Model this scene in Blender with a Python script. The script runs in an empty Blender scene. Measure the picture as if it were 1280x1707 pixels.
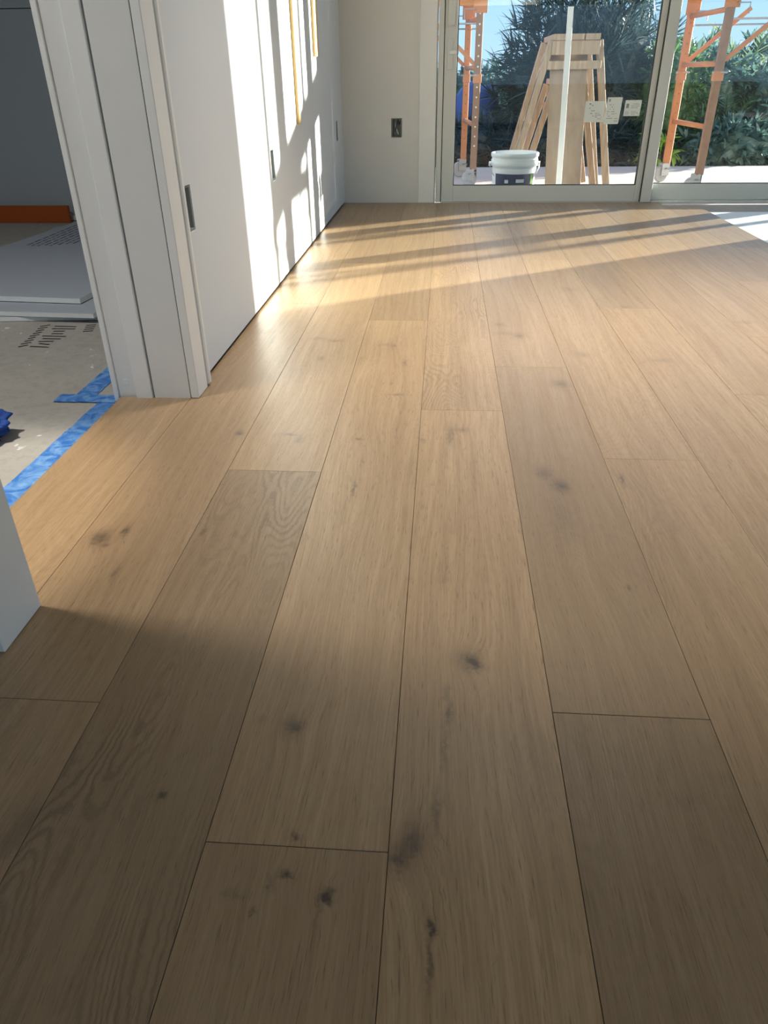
import bpy, bmesh, math, random
from mathutils import Vector, Matrix, noise

scene = bpy.context.scene
col = scene.collection
rnd = random.Random(7)

# ------------------------------------------------------------------ camera
H = 0.682
F_PX, PITCH, YAW, ROLL = 1217.865, 0.539934, 0.0802635, 0.01391
fw = Vector((-math.sin(YAW)*math.cos(PITCH), math.cos(YAW)*math.cos(PITCH), -math.sin(PITCH)))
rt = Vector((math.cos(YAW), math.sin(YAW), 0))
dn = fw.cross(rt)
rt2 = rt*math.cos(ROLL) + dn*math.sin(ROLL)
dn2 = dn*math.cos(ROLL) - rt*math.sin(ROLL)
cam_d = bpy.data.cameras.new('camera')
cam_d.sensor_fit = 'VERTICAL'
cam_d.sensor_height = 24.0
cam_d.lens = F_PX/1707*24.0
cam_d.clip_start = 0.02
cam_d.clip_end = 300
cam = bpy.data.objects.new('camera', cam_d)
col.objects.link(cam)
m = Matrix((rt2, -dn2, -fw)).transposed().to_4x4()
m.translation = Vector((0, 0, H))
cam.matrix_world = m
scene.camera = cam

# ------------------------------------------------------------------ world, sun, exposure
SUN_E = math.radians(8.7)
SUN_AZ = math.radians(32.4)
world = bpy.data.worlds.new('world')
scene.world = world
world.use_nodes = True
wn = world.node_tree.nodes; wl = world.node_tree.links
wn.clear()
wo = wn.new('ShaderNodeOutputWorld'); bg = wn.new('ShaderNodeBackground')
tc = wn.new('ShaderNodeTexCoord'); sx = wn.new('ShaderNodeSeparateXYZ')
rp = wn.new('ShaderNodeValToRGB')
rp.color_ramp.elements[0].position = 0.0; rp.color_ramp.elements[0].color = (0.50, 0.72, 0.90, 1)
rp.color_ramp.elements[1].position = 0.75; rp.color_ramp.elements[1].color = (0.32, 0.50, 0.78, 1)
e = rp.color_ramp.elements.new(0.14); e.color = (0.33, 0.61, 0.90, 1)
wl.new(tc.outputs['Generated'], sx.inputs[0]); wl.new(sx.outputs['Z'], rp.inputs[0])
wl.new(rp.outputs[0], bg.inputs[0]); bg.inputs[1].default_value = 0.90
wl.new(bg.outputs[0], wo.inputs[0])

sun_d = bpy.data.lights.new('sun', 'SUN')
sun_d.energy = 20.0
sun_d.angle = math.radians(0.6)
sun_d.color = (1.0, 0.93, 0.80)
sun = bpy.data.objects.new('sun', sun_d)
col.objects.link(sun)
sdir = Vector((-math.cos(SUN_AZ)*math.cos(SUN_E), -math.sin(SUN_AZ)*math.cos(SUN_E), -math.sin(SUN_E)))
sun.rotation_euler = sdir.to_track_quat('-Z', 'Y').to_euler()
sun.location = (8, 9, 4)

# unseen spot added for the soft patch of light at the doorway
wd = bpy.data.lights.new('added_spot', 'SPOT')
wd.energy = 150.0; wd.color = (1.0, 0.93, 0.80); wd.spot_size = math.radians(21); wd.spot_blend = 0.6; wd.shadow_soft_size = 0.05
wdo = bpy.data.objects.new('added_spot', wd); col.objects.link(wdo)
wdo.location = (-1.55, 0.98, 2.58)
wdo.rotation_euler = (Vector((-0.98, 1.07, 0)) - Vector(wdo.location)).to_track_quat('-Z', 'Y').to_euler()

# unseen lamps added as fill: two over mid-room, one next door
for (lx, ly, lz, lw, sp) in ((0.30, 2.28, 2.60, 8.0, 70), (1.70, 2.28, 2.60, 8.0, 70), (-1.50, 0.98, 2.55, 16.0, 150)):
    ld = bpy.data.lights.new('added_fill_light', 'AREA'); ld.shape = 'DISK'; ld.size = 0.30; ld.spread = math.radians(sp)
    ld.energy = lw; ld.color = (1.0, 0.95, 0.89)
    lo_ = bpy.data.objects.new('added_fill_light', ld); col.objects.link(lo_); lo_.location = (lx, ly, lz)

scene.view_settings.view_transform = 'Standard'
scene.view_settings.look = 'None'
scene.view_settings.gamma = 1.0
scene.view_settings.use_curve_mapping = False
scene.view_settings.exposure = 0.62
scene.cycles.max_bounces = 10
scene.cycles.diffuse_bounces = 5
scene.cycles.transparent_max_bounces = 16
scene.cycles.caustics_reflective = False
scene.cycles.caustics_refractive = False
scene.cycles.sample_clamp_indirect = 6.0

# ------------------------------------------------------------------ helpers
class MB:
    """collects shapes for one mesh object"""
    def __init__(s): s.v = []; s.f = []; s.smooth = False
    def add(s, vs, fs):
        n = len(s.v); s.v += [tuple(p) for p in vs]; s.f += [tuple(i+n for i in f) for f in fs]
    def box(s, x0, x1, y0, y1, z0, z1):
        s.add([(x0,y0,z0),(x1,y0,z0),(x1,y1,z0),(x0,y1,z0),(x0,y0,z1),(x1,y0,z1),(x1,y1,z1),(x0,y1,z1)],
              [(0,3,2,1),(4,5,6,7),(0,1,5,4),(1,2,6,5),(2,3,7,6),(3,0,4,7)])
        return s
    def bar(s, a, b, w, t, up=(0,0,1)):
        a = Vector(a); b = Vector(b); d = (b-a).normalized(); up = Vector(up)
        if abs(d.dot(up)) > 0.98: up = Vector((0,1,0))
        r = d.cross(up).normalized(); u = r.cross(d).normalized()
        vs = [p + r*(i*w/2) + u*(j*t/2) for p in (a, b) for i, j in ((-1,-1),(1,-1),(1,1),(-1,1))]
        s.add(vs, [(0,1,2,3),(7,6,5,4),(0,4,5,1),(1,5,6,2),(2,6,7,3),(3,7,4,0)])
        return s
    def tube(s, pts, r, n=8, cap=True):
        pts = [Vector(p) for p in pts]; rings = []
        ref = None
        for i, p in enumerate(pts):
            d = (pts[min(i+1, len(pts)-1)] - pts[max(i-1, 0)]).normalized()
            if ref is None:
                ref = d.orthogonal().normalized()
            ref = (ref - d*ref.dot(d)).normalized()
            q = d.cross(ref)
            rr = r[i] if isinstance(r, (list, tuple)) else r
            rings.append([p + ref*math.cos(2*math.pi*k/n)*rr + q*math.sin(2*math.pi*k/n)*rr for k in range(n)])
        vs = [v for R in rings for v in R]; fs = []
        for i in range(len(rings)-1):
            for k in range(n):
                fs.append((i*n+k, i*n+(k+1) % n, (i+1)*n+(k+1) % n, (i+1)*n+k))
        if cap:
            fs.append(tuple(range(n-1, -1, -1))); fs.append(tuple((len(rings)-1)*n+k for k in range(n)))
        s.add(vs, fs); return s
    def lathe(s, prof, c, n=32, axis='z'):
        vs = []
        for r, h in prof:
            for k in range(n):
                a = 2*math.pi*k/n
                if axis == 'z': vs.append((c[0]+r*math.cos(a), c[1]+r*math.sin(a), c[2]+h))
                elif axis == 'y': vs.append((c[0]+r*math.cos(a), c[1]+h, c[2]+r*math.sin(a)))
                else: vs.append((c[0]+h, c[1]+r*math.cos(a), c[2]+r*math.sin(a)))
        fs = [(i*n+k, i*n+(k+1) % n, (i+1)*n+(k+1) % n, (i+1)*n+k) for i in range(len(prof)-1) for k in range(n)]
        s.add(vs, fs); return s
    def build(s, name, mat, parent=None, bevel=0.0, smooth=False, loc=None):
        me = bpy.data.meshes.new(name)
        me.from_pydata(s.v, [], s.f)
        bm = bmesh.new(); bm.from_mesh(me)
        bmesh.ops.recalc_face_normals(bm, faces=bm.faces)
        if bevel: bmesh.ops.bevel(bm, geom=bm.edges[:], offset=bevel, segments=1, affect='EDGES')
        if smooth:
            for f in bm.faces: f.smooth = True
        bm.to_mesh(me); bm.free()
        me.materials.append(mat)
        o = bpy.data.objects.new(name, me); col.objects.link(o)
        if loc: o.location = loc
        if parent: o.parent = parent
        return o

def tag(o, label=None, cat=None, group=None, kind=None):
    if label: o['label'] = label
    if cat: o['category'] = cat
    if group: o['group'] = group
    if kind: o['kind'] = kind
    return o

def empty(name, loc=(0,0,0), rz=0.0):
    o = bpy.data.objects.new(name, None); col.objects.link(o)
    o.location = loc; o.rotation_euler = (0,0,rz); o.empty_display_size = 0.1
    return o

def link_to(o, parent):
    """parent under an empty whose location is set, keeping world coordinates"""
    o.parent = parent
    o.matrix_parent_inverse = Matrix.LocRotScale(parent.location, parent.rotation_euler, None).inverted()
    return o

# ------------------------------------------------------------------ materials
class NT:
    def __init__(s, name):
        s.m = bpy.data.materials.new(name); s.m.use_nodes = True
        s.n = s.m.node_tree.nodes; s.l = s.m.node_tree.links
        s.b = s.n['Principled BSDF']; s.out = s.n['Material Output']
    def put(s, sock, v):
        if isinstance(v, bpy.types.NodeSocket): s.l.new(v, sock)
        elif v is not None:
            if isinstance(v, (tuple, list)) and len(v) == 3 and sock.type == 'RGBA': v = (*v, 1)
            sock.default_value = v
    def math(s, op, a, b=None, c=None, clamp=False):
        n = s.n.new('ShaderNodeMath'); n.operation = op; n.use_clamp = clamp
        s.put(n.inputs[0], a); s.put(n.inputs[1], b); s.put(n.inputs[2], c)
        return n.outputs[0]
    def comb(s, x, y, z):
        n = s.n.new('ShaderNodeCombineXYZ')
        for i, v in enumerate((x, y, z)): s.put(n.inputs[i], v)
        return n.outputs[0]
    def sep(s, v):
        n = s.n.new('ShaderNodeSeparateXYZ'); s.put(n.inputs[0], v); return n.outputs
    def noise(s, vec, scale=1.0, detail=2.0, rough=0.5, dist=0.0):
        n = s.n.new('ShaderNodeTexNoise'); s.put(n.inputs['Vector'], vec)
        n.inputs['Scale'].default_value = scale; n.inputs['Detail'].default_value = detail
        n.inputs['Roughness'].default_value = rough; n.inputs['Distortion'].default_value = dist
        return n.outputs['Fac']
    def ramp(s, f, *st):
        n = s.n.new('ShaderNodeValToRGB'); cr = n.color_ramp
        for i, (p, c) in enumerate(st):
            el = cr.elements[i] if i < 2 else cr.elements.new(p)
            el.position = p; el.color = (*c, 1) if isinstance(c, (tuple, list)) else (c, c, c, 1)
        s.put(n.inputs[0], f); return n.outputs[0]
    def maprange(s, v, a, b, c=0.0, d=1.0):
        n = s.n.new('ShaderNodeMapRange'); n.clamp = True
        s.put(n.inputs[0], v)
        for i, q in enumerate((a, b, c, d)): n.inputs[i+1].default_value = q
        return n.outputs[0]
    def mix(s, f, a, b, mode='MIX'):
        n = s.n.new('ShaderNodeMix'); n.data_type = 'RGBA'; n.blend_type = mode
        s.put(n.inputs[0], f); s.put(n.inputs[6], a); s.put(n.inputs[7], b)
        return n.outputs[2]
    def pos(s): return s.n.new('ShaderNodeNewGeometry').outputs['Position']
    def obj(s): return s.n.new('ShaderNodeTexCoord').outputs['Object']
    def attr(s, name):
        n = s.n.new('ShaderNodeAttribute'); n.attribute_type = 'OBJECT'; n.attribute_name = name
        return n.outputs['Fac']
    def bump(s, h, strength=0.2, dist=0.001):
        n = s.n.new('ShaderNodeBump'); n.inputs['Strength'].default_value = strength
        n.inputs['Distance'].default_value = dist; s.put(n.inputs['Height'], h)
        s.l.new(n.outputs[0], s.b.inputs['Normal'])
    def set(s, color=None, rough=None, metal=None, spec=None):
        if color is not None: s.put(s.b.inputs['Base Color'], color)
        if rough is not None: s.put(s.b.inputs['Roughness'], rough)
        if metal is not None: s.put(s.b.inputs['Metallic'], metal)
        if spec is not None: s.put(s.b.inputs['Specular IOR Level'], spec)
        return s

def paint(name, c, rough=0.6, var=0.04, scale=6.0, spec=0.4, bump=0.0):
    t = NT(name); nz = t.noise(t.pos(), scale, 3)
    lo = tuple(x*(1-var) for x in c); hi = tuple(min(1, x*(1+var)) for x in c)
    t.set(t.mix(nz, lo, hi), rough, spec=spec)
    if bump: t.bump(t.noise(t.pos(), 180, 2), bump, 0.002)
    return t.m

def metal(name, c, rough=0.4, met=0.9):
    t = NT(name); nz = t.noise(t.pos(), 30, 3)
    t.set(t.mix(nz, tuple(x*.85 for x in c), c), rough, met); return t.m

M = {}
M['wall'] = paint('drywall_paint', (0.71, 0.745, 0.765), 0.7, 0.02, 3, 0.3, 0.05)
M['wall_b'] = paint('primer_paint', (0.72, 0.71, 0.67), 0.7, 0.02, 3, 0.3, 0.05)
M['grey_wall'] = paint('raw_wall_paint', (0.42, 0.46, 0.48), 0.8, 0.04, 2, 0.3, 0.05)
M['trim'] = paint('primed_trim', (0.86, 0.86, 0.83), 0.5, 0.03, 9, 0.4)
M['trim_dull'] = paint('primed_trim_dull', (0.79, 0.79, 0.76), 0.55, 0.04, 12, 0.4)
M['ceiling'] = paint('ceiling_paint', (0.8, 0.8, 0.8), 0.8, 0.02, 3)
M['alu'] = paint('door_aluminium_paint', (0.62, 0.63, 0.59), 0.45, 0.02, 5, 0.5)
M['alu_dark'] = paint('door_gasket', (0.04, 0.045, 0.045), 0.6, 0.05, 5)
M['dark'] = paint('dark_void', (0.015, 0.015, 0.017), 0.9)
M['black'] = paint('black_rubber', (0.03, 0.03, 0.032), 0.6)
M['steel'] = metal('galvanised_steel', (0.45, 0.46, 0.47), 0.45)
M['copper'] = metal('bare_copper_wire', (0.55, 0.3, 0.16), 0.4)
M['wire_white'] = paint('white_wire_jacket', (0.7, 0.68, 0.62), 0.5)
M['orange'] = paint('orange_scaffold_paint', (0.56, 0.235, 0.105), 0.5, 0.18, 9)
M['orange_dull'] = paint('orange_scaffold_paint_dull', (0.30, 0.18, 0.125), 0.6, 0.25, 14)  # duller, browner orange, mainly for the near posts
M['orange_board'] = paint('orange_board_paint', (0.42, 0.09, 0.012), 0.5, 0.1, 6)
M['caster'] = paint('grey_caster_wheel', (0.42, 0.43, 0.45), 0.5, 0.1, 20)
M['bucket'] = paint('white_bucket_plastic', (0.82, 0.85, 0.84), 0.35, 0.03, 8, 0.5)
M['bucket_label'] = paint('navy_bucket_label', (0.02, 0.03, 0.09), 0.4, 0.1, 8, 0.5)
M['bucket_print'] = paint('white_label_print', (0.75, 0.78, 0.8), 0.5)
M['bucket_lime'] = paint('lime_label_print', (0.35, 0.6, 0.08), 0.5)
M['paper'] = paint('white_paper', (0.74, 0.78, 0.73), 0.7, 0.04, 30)
M['ink'] = paint('grey_ink', (0.28, 0.31, 0.31), 0.8)
M['gypsum_edge'] = paint('gypsum_paper_edge', (0.80, 0.82, 0.80), 0.8, 0.06, 40)
M['gypsum_face'] = paint('gypsum_face_paper', (0.40, 0.44, 0.49), 0.75, 0.04, 5)
M['gypsum_ink'] = paint('purple_grey_print', (0.17, 0.15, 0.19), 0.8)
M['stencil'] = paint('black_stencil_paint', (0.055, 0.055, 0.055), 0.8)
M['blue_rag'] = paint('blue_cloth', (0.008, 0.05, 0.26), 0.7, 0.4, 25)
M['tarp'] = paint('blue_tarpaulin', (0.05, 0.10, 0.34), 0.5, 0.2, 4)
M['stucco'] = paint('porch_stucco', (0.6, 0.58, 0.53), 0.85, 0.06, 30)
M['sheet'] = paint('white_floor_paper', (0.80, 0.85, 0.87), 0.6, 0.03, 7)

def wood(name, light, dark, axis='z', fscale=60, rough=0.6):
    t = NT(name); p = t.sep(t.obj())
    a = {'x':0, 'y':1, 'z':2}[axis]
    q = [t.math('MULTIPLY', p[i], 2.0 if i == a else fscale) for i in range(3)]
    nz = t.noise(t.comb(*q), 1.0, 3, 0.6, 0.3)
    t.set(t.mix(t.maprange(nz, .3, .7), dark, light), rough); t.bump(nz, .15, .002)
    return t.m
M['pine'] = wood('pine_lumber', (0.50, 0.385, 0.275), (0.34, 0.245, 0.165))
M['pine_gold'] = wood('golden_pine_strip', (0.62, 0.42, 0.17), (0.42, 0.26, 0.09))
M['plywood'] = wood('brown_plywood', (0.33, 0.25, 0.18), (0.25, 0.18, 0.125), fscale=14)

# concrete
t = NT('concrete_slab'); p = t.pos()
n1 = t.noise(p, 2.2, 5, .6); n2 = t.noise(p, 38, 3, .7); n3 = t.noise(p, 26, 2, .5)
c = t.mix(n1, (0.30, 0.28, 0.25), (0.48, 0.46, 0.41))
c = t.mix(t.maprange(n2, .45, .75, 0, .35), c, (0.20, 0.19, 0.165))
c = t.mix(t.maprange(n3, .72, .76), c, (0.66, 0.66, 0.63))
t.set(c, 0.75); t.bump(n2, .25, .003); M['concrete'] = t.m
t = NT('pale_pavers'); p = t.pos()
n1 = t.noise(p, 3, 4, .6)
t.set(t.mix(n1, (0.50, 0.42, 0.38), (0.62, 0.54, 0.50)), 0.8); t.bump(t.noise(p, 50, 3), .2, .003); M['deck'] = t.m
t = NT('dark_garden_soil'); t.set(t.mix(t.noise(t.pos(), 1.5, 4), (0.05, 0.06, 0.03), (0.10, 0.10, 0.06)), 0.95); M['soil'] = t.m

# masking tape: blue, lighter where it wrinkles
t = NT('blue_masking_tape'); p = t.pos()
n1 = t.noise(p, 22, 4, .65, 1.2)
t.set(t.mix(t.maprange(n1, .40, .66), (0.035, 0.17, 0.52), (0.20, 0.40, 0.72)), 0.5); t.bump(n1, .3, .004); M['tape'] = t.m

# window glass: thin, clear with a slight tint and its own reflection
t = NT('clear_glass')
tr = t.n.new('ShaderNodeBsdfTransparent'); tr.inputs[0].default_value = (0.92, 0.95, 0.955, 1)
gl = t.n.new('ShaderNodeBsdfGlossy'); gl.inputs['Roughness'].default_value = 0.0
fr = t.n.new('ShaderNodeFresnel')          # both faces of the pane reflect as from the air side
bf = t.n.new('ShaderNodeNewGeometry').outputs['Backfacing']
t.l.new(t.math('MULTIPLY_ADD', bf, 1/1.45-1.45, 1.45), fr.inputs[0])
mx = t.n.new('ShaderNodeMixShader')
t.l.new(fr.outputs[0], mx.inputs[0]); t.l.new(tr.outputs[0], mx.inputs[1]); t.l.new(gl.outputs[0], mx.inputs[2])
t.l.new(mx.outputs[0], t.out.inputs[0]); t.n.remove(t.b); M['glass'] = t.m

def leafmat(name, a, b, c):
    t = NT(name); p = t.pos()
    nz = t.noise(p, 3.0, 2); n2 = t.noise(p, 25.0, 1)
    cc = t.mix(t.maprange(nz, .3, .7), a, b)
    t.set(t.mix(t.maprange(n2, .45, .75), cc, c), 0.38, spec=0.6)
    t.put(t.b.inputs['Subsurface Weight'], 0.0)
    tl = t.n.new('ShaderNodeBsdfTranslucent'); t.put(tl.inputs[0], tuple(min(1, x*1.6) for x in b))
    ms = t.n.new('ShaderNodeMixShader'); ms.inputs[0].default_value = 0.22
    t.l.new(t.b.outputs[0], ms.inputs[1]); t.l.new(tl.outputs[0], ms.inputs[2]); t.l.new(ms.outputs[0], t.out.inputs[0])
    return t.m
M['leaf_dark'] = leafmat('dark_blade_leaves', (0.020, 0.038, 0.045), (0.036, 0.062, 0.062), (0.06, 0.095, 0.085))
M['leaf_green'] = leafmat('green_leaves', (0.05, 0.12, 0.05), (0.10, 0.21, 0.07), (0.18, 0.30, 0.12))
M['leaf_blue'] = leafmat('blue_green_leaves', (0.06, 0.12, 0.11), (0.10, 0.19, 0.16), (0.16, 0.26, 0.22))
M['leaf_lime'] = leafmat('lime_leaves', (0.26, 0.42, 0.05), (0.40, 0.55, 0.09), (0.5, 0.62, 0.15))
M['leaf_palm'] = leafmat('palm_fronds', (0.13, 0.20, 0.08), (0.25, 0.32, 0.13), (0.36, 0.42, 0.2))
M['bark'] = paint('brown_bark', (0.12, 0.09, 0.06), 0.9, 0.2, 30)

# hardwood floor --------------------------------------------------
SX0, PW = -0.6088, 0.19043            # first seam, plank width
KNOTS = [  # x, y, half width, half length, strength
    (-.575, 1.020, .020, .030, .95), (-.539, 1.047, .010, .022, .8), (-.508, .922, .008, .020, .55), (-.556, 1.000, .006, .008, .6),
    (.057, .747, .014, .017, 1.0), (.050, .755, .024, .026, .35),
    (-.164, .621, .016, .018, .75), (-.205, .628, .008, .010, .3),
    (-.293, .512, .0075, .009, 1.0), (-.137, .427, .0075, .007, 1.2), (-.092, .411, .0085, .0075, 1.2), (-.163, .390, .005, .005, .8),
    (-.150, .418, .004, .010, .5), (-.134, .471, .004, .006, .8), (-.185, .405, .014, .005, .3), (-.10, .39, .003, .03, .35),
    (.030, 1.470, .010, .060, .55), (.055, 1.500, .020, .014, .45), (-.030, 1.440, .006, .012, .5),
    (.241, 1.249, .020, .030, .7), (.215, 1.300, .020, .030, .45), (.23, 1.13, .03, .10, .28),
    (.362, 1.280, .0045, .030, .8), (.311, 1.791, .022, .030, .55), (.24, 2.186, .020, .030, .5), (.20, 2.21, .03, .02, .3),
    (-.155, 1.217, .0045, .035, .8), (-.298, 1.430, .012, .022, .4), (-.325, 1.455, .018, .007, .5), (-.436, 1.458, .011, .018, .75),
    (.009, .387, .005, .010, 1.1), (.007, .355, .0035, .030, .7),
    (-.012, .478, .014, .026, .75), (-.027, .455, .016, .022, .8), (.010, .510, .006, .034, .6), (.020, .60, .004, .05, .4),
    (.025, .657, .0045, .020, .6), (.022, .69, .006, .015, .4), (.02, 1.0, .006, .12, .18), (.015, .93, .010, .012, .25),
    (-.329, 1.963, .012, .020, .5), (-.31, 2.12, .030, .014, .4), (-.36, 2.14, .03, .012, .3),
    (-.092, 1.933, .008, .030, .6), (-.13, 2.08, .010, .012, .5), (-.16, 2.09, .022, .012, .35), (-.10, 1.70, .022, .006, .6), (-.12, 1.78, .005, .03, .35),
    (-.17, 1.44, .012, .006, .6), (-.15, 1.33, .004, .02, .35), (-.425, .47, .022, .030, .45), (-.44, .44, .03, .02, .35),
    (.19, 2.30, .02, .02, .35), (.40, 2.02, .02, .03, .3), (.47, 2.75, .03, .03, .25), (.60, 1.98, .05, .02, .25), (.62, 2.51, .015, .02, .4),
    (.93, 2.05, .03, .03, .25), (.30, .93, .003, .006, .5), (.362, .50, .003, .005, .8), (-.40, 1.05, .005, .012, .5),
    (.95, 2.35, .04, .02, .25), (-.54, 2.20, .03, .04, .3), (-.50, 2.1, .008, .06, .3)]
def oak(knots):
    t = NT('oak_floor'); P = t.pos(); px, py, pz = t.sep(P)
    seed = t.attr('seed'); tone = t.attr('tone'); cath = t.attr('cath'); grey = t.attr('grey')
    wob = t.noise(P, 55, 3, .65)
    wob2 = t.noise(t.comb(px, py, 9.0), 60, 3, .65)
    kx = t.math('ADD', px, t.math('MULTIPLY', t.math('SUBTRACT', wob, .5), .022))
    ky = t.math('ADD', py, t.math('MULTIPLY', t.math('SUBTRACT', wob2, .5), .030))
    dark_sum = 0.0; warp = 0.0
    for (a, b, rx, ry, s_) in knots:
        rx *= .8; ry *= .8
        dx = t.math('MULTIPLY', t.math('SUBTRACT', kx, a), 1/rx)
        dy = t.math('MULTIPLY', t.math('SUBTRACT', ky, b), 1/ry)
        d2 = t.math('MULTIPLY_ADD', dx, dx, t.math('MULTIPLY', dy, dy))
        core = t.math('POWER', 2.718, t.math('MULTIPLY', d2, -1.0))
        halo = t.math('POWER', 2.718, t.math('MULTIPLY', d2, -0.16))
        dark_sum = t.math('MULTIPLY_ADD', core, s_, dark_sum)
        warp = t.math('MULTIPLY_ADD', halo, min(1, s_)*min(1.0, rx/.014), warp)
    # grain coordinate bends round the knots
    low = t.noise(t.comb(t.math('MULTIPLY', px, 4.0), t.math('MULTIPLY', py, 0.9), seed), 1.0, 2, .5)
    u = t.math('ADD', px, t.math('MULTIPLY', t.math('SUBTRACT', low, .5), .10))
    u = t.math('ADD', u, t.math('MULTIPLY', warp, .012))
    streak = t.noise(t.comb(t.math('MULTIPLY', u, 75.0), t.math('MULTIPLY', py, 1.6), seed), 1.0, 4, .62)
    fine = t.noise(t.comb(t.math('MULTIPLY', u, 420.0), t.math('MULTIPLY', py, 9.0), seed), 1.0, 3, .6)
    broad = t.noise(t.comb(t.math('MULTIPLY', u, 9.0), t.math('MULTIPLY', py, 1.1), seed), 1.0, 2, .5)
    # cathedral figure: contour lines of a smooth stretched field
    fld = t.noise(t.comb(t.math('MULTIPLY', px, 6.0), t.math('MULTIPLY', py, 1.3), t.math('ADD', seed, 3.7)), 1.0, 2.0, .45)
    fld = t.math('ADD', fld, t.math('MULTIPLY', t.math('SUBTRACT', wob, .5), .020))
    fld = t.math('ADD', fld, t.math('MULTIPLY', warp, .03))
    patch = t.maprange(t.noise(t.comb(t.math('MULTIPLY', px, 9.0), t.math('MULTIPLY', py, 2.2), t.math('ADD', seed, 8.1)), 1.0, 2, .5), .35, .62)
    ring = t.math('SINE', t.math('MULTIPLY', fld, 330.0))
    ring = t.math('POWER', t.math('MULTIPLY_ADD', ring, .5, .5), 2.0)
    ringm = t.math('MULTIPLY', t.math('MULTIPLY', ring, cath), patch)
    pore = t.maprange(t.noise(t.comb(t.math('MULTIPLY', u, 620.0), t.math('MULTIPLY', py, 34.0), seed), 1.0, 2, .5), .60, .72)
    LIGHT, MID = (0.500, 0.343, 0.195), (0.325, 0.207, 0.106)
    GREY_L = (0.420, 0.300, 0.180)
    base = t.mix(grey, LIGHT, GREY_L)
    shade = t.math('ADD', t.math('MULTIPLY', t.maprange(streak, .3, .72), .55), t.math('MULTIPLY', t.maprange(fine, .36, .66), .45))
    cc = t.mix(shade, base, MID)
    cc = t.mix(t.math('MULTIPLY', t.maprange(broad, .45, .75), .30), cc, (0.27, 0.165, 0.09))
    cc = t.mix(t.math('MULTIPLY', ringm, .62), cc, (0.16, 0.098, 0.055))
    cc = t.mix(t.math('MULTIPLY', pore, .5), cc, (0.13, 0.078, 0.042))
    dk = t.math('MULTIPLY', dark_sum, t.maprange(wob2, .25, .6, .55, 1.05), clamp=True)
    cc = t.mix(t.math('MULTIPLY', warp, .12, clamp=True), cc, (0.24, 0.15, 0.09))
    cc = t.mix(t.math('MULTIPLY', dk, .88, clamp=True), cc, (0.050, 0.037, 0.028))
    vm = t.n.new('ShaderNodeVectorMath'); vm.operation = 'SCALE'
    t.l.new(cc, vm.inputs[0]); t.l.new(tone, vm.inputs[3])
    t.set(vm.outputs[0], t.math('MULTIPLY_ADD', streak, .15, .27), spec=0.5)
    hgt = t.noise(t.comb(t.math('MULTIPLY', px, 420.0), t.math('MULTIPLY', py, 14.0), seed), 1.0, 3, .65)
    t.bump(hgt, .28, .0012)
    return t.m
OAK_PLAIN = oak([])
t = NT('plank_side'); t.set((0.05, 0.03, 0.018), .9); M['plank_side'] = t.m

# ------------------------------------------------------------------ structure
XW = -0.605      # room face of the left wall
YB = 4.85        # room face of the back wall
ZC = 2.62
ZD = -0.10       # porch level
ZS = -0.015      # bare slab level

def struct(o): o['kind'] = 'structure'; return o

def slab_wall(name, mat, axis, face, back, u0, u1, z0, z1, holes, parent=None):
    """wall between planes face/back with rectangular holes (u0,u1,z0,z1) cut right through"""
    us = sorted({u0, u1, *[h[0] for h in holes], *[h[1] for h in holes]})
    zs = sorted({z0, z1, *[h[2] for h in holes], *[h[3] for h in holes]})
    solid = lambda i, j: 0 <= i < len(us)-1 and 0 <= j < len(zs)-1 and not any(
        h[0] <= (us[i]+us[i+1])/2 <= h[1] and h[2] <= (zs[j]+zs[j+1])/2 <= h[3] for h in holes)
    def pt(u, z, d): return (d, u, z) if axis == 'x' else (u, d, z)
    mb = MB()
    for i in range(len(us)-1):
        for j in range(len(zs)-1):
            if not solid(i, j): continue
            a, b, c_, d = us[i], us[i+1], zs[j], zs[j+1]
            for dd in (face, back): mb.add([pt(a,c_,dd), pt(b,c_,dd), pt(b,d,dd), pt(a,d,dd)], [(0,1,2,3)])
            if not solid(i-1, j): mb.add([pt(a,c_,face), pt(a,d,face), pt(a,d,back), pt(a,c_,back)], [(0,1,2,3)])
            if not solid(i+1, j): mb.add([pt(b,c_,face), pt(b,d,face), pt(b,d,back), pt(b,c_,back)], [(0,1,2,3)])
            if not solid(i, j-1): mb.add([pt(a,c_,face), pt(b,c_,face), pt(b,c_,back), pt(a,c_,back)], [(0,1,2,3)])
            if not solid(i, j+1): mb.add([pt(a,d,face), pt(b,d,face), pt(b,d,back), pt(a,d,back)], [(0,1,2,3)])
    me = bpy.data.meshes.new(name); me.from_pydata(mb.v, [], mb.f)
    bm = bmesh.new(); bm.from_mesh(me); bmesh.ops.remove_doubles(bm, verts=bm.verts, dist=1e-5)
    bmesh.ops.recalc_face_normals(bm, faces=bm.faces); bm.to_mesh(me); bm.free()
    me.materials.append(mat)
    o = bpy.data.objects.new(name, me); col.objects.link(o)
    if parent: o.parent = parent
    return struct(o)

# slab below everything
o = struct(MB().box(-4.0, 5.75, -3.15, 4.848, -0.115, ZS).build('floor_slab', M['concrete']))
tag(o, 'bare grey concrete slab with paint specks and a stencil mark', None)
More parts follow.
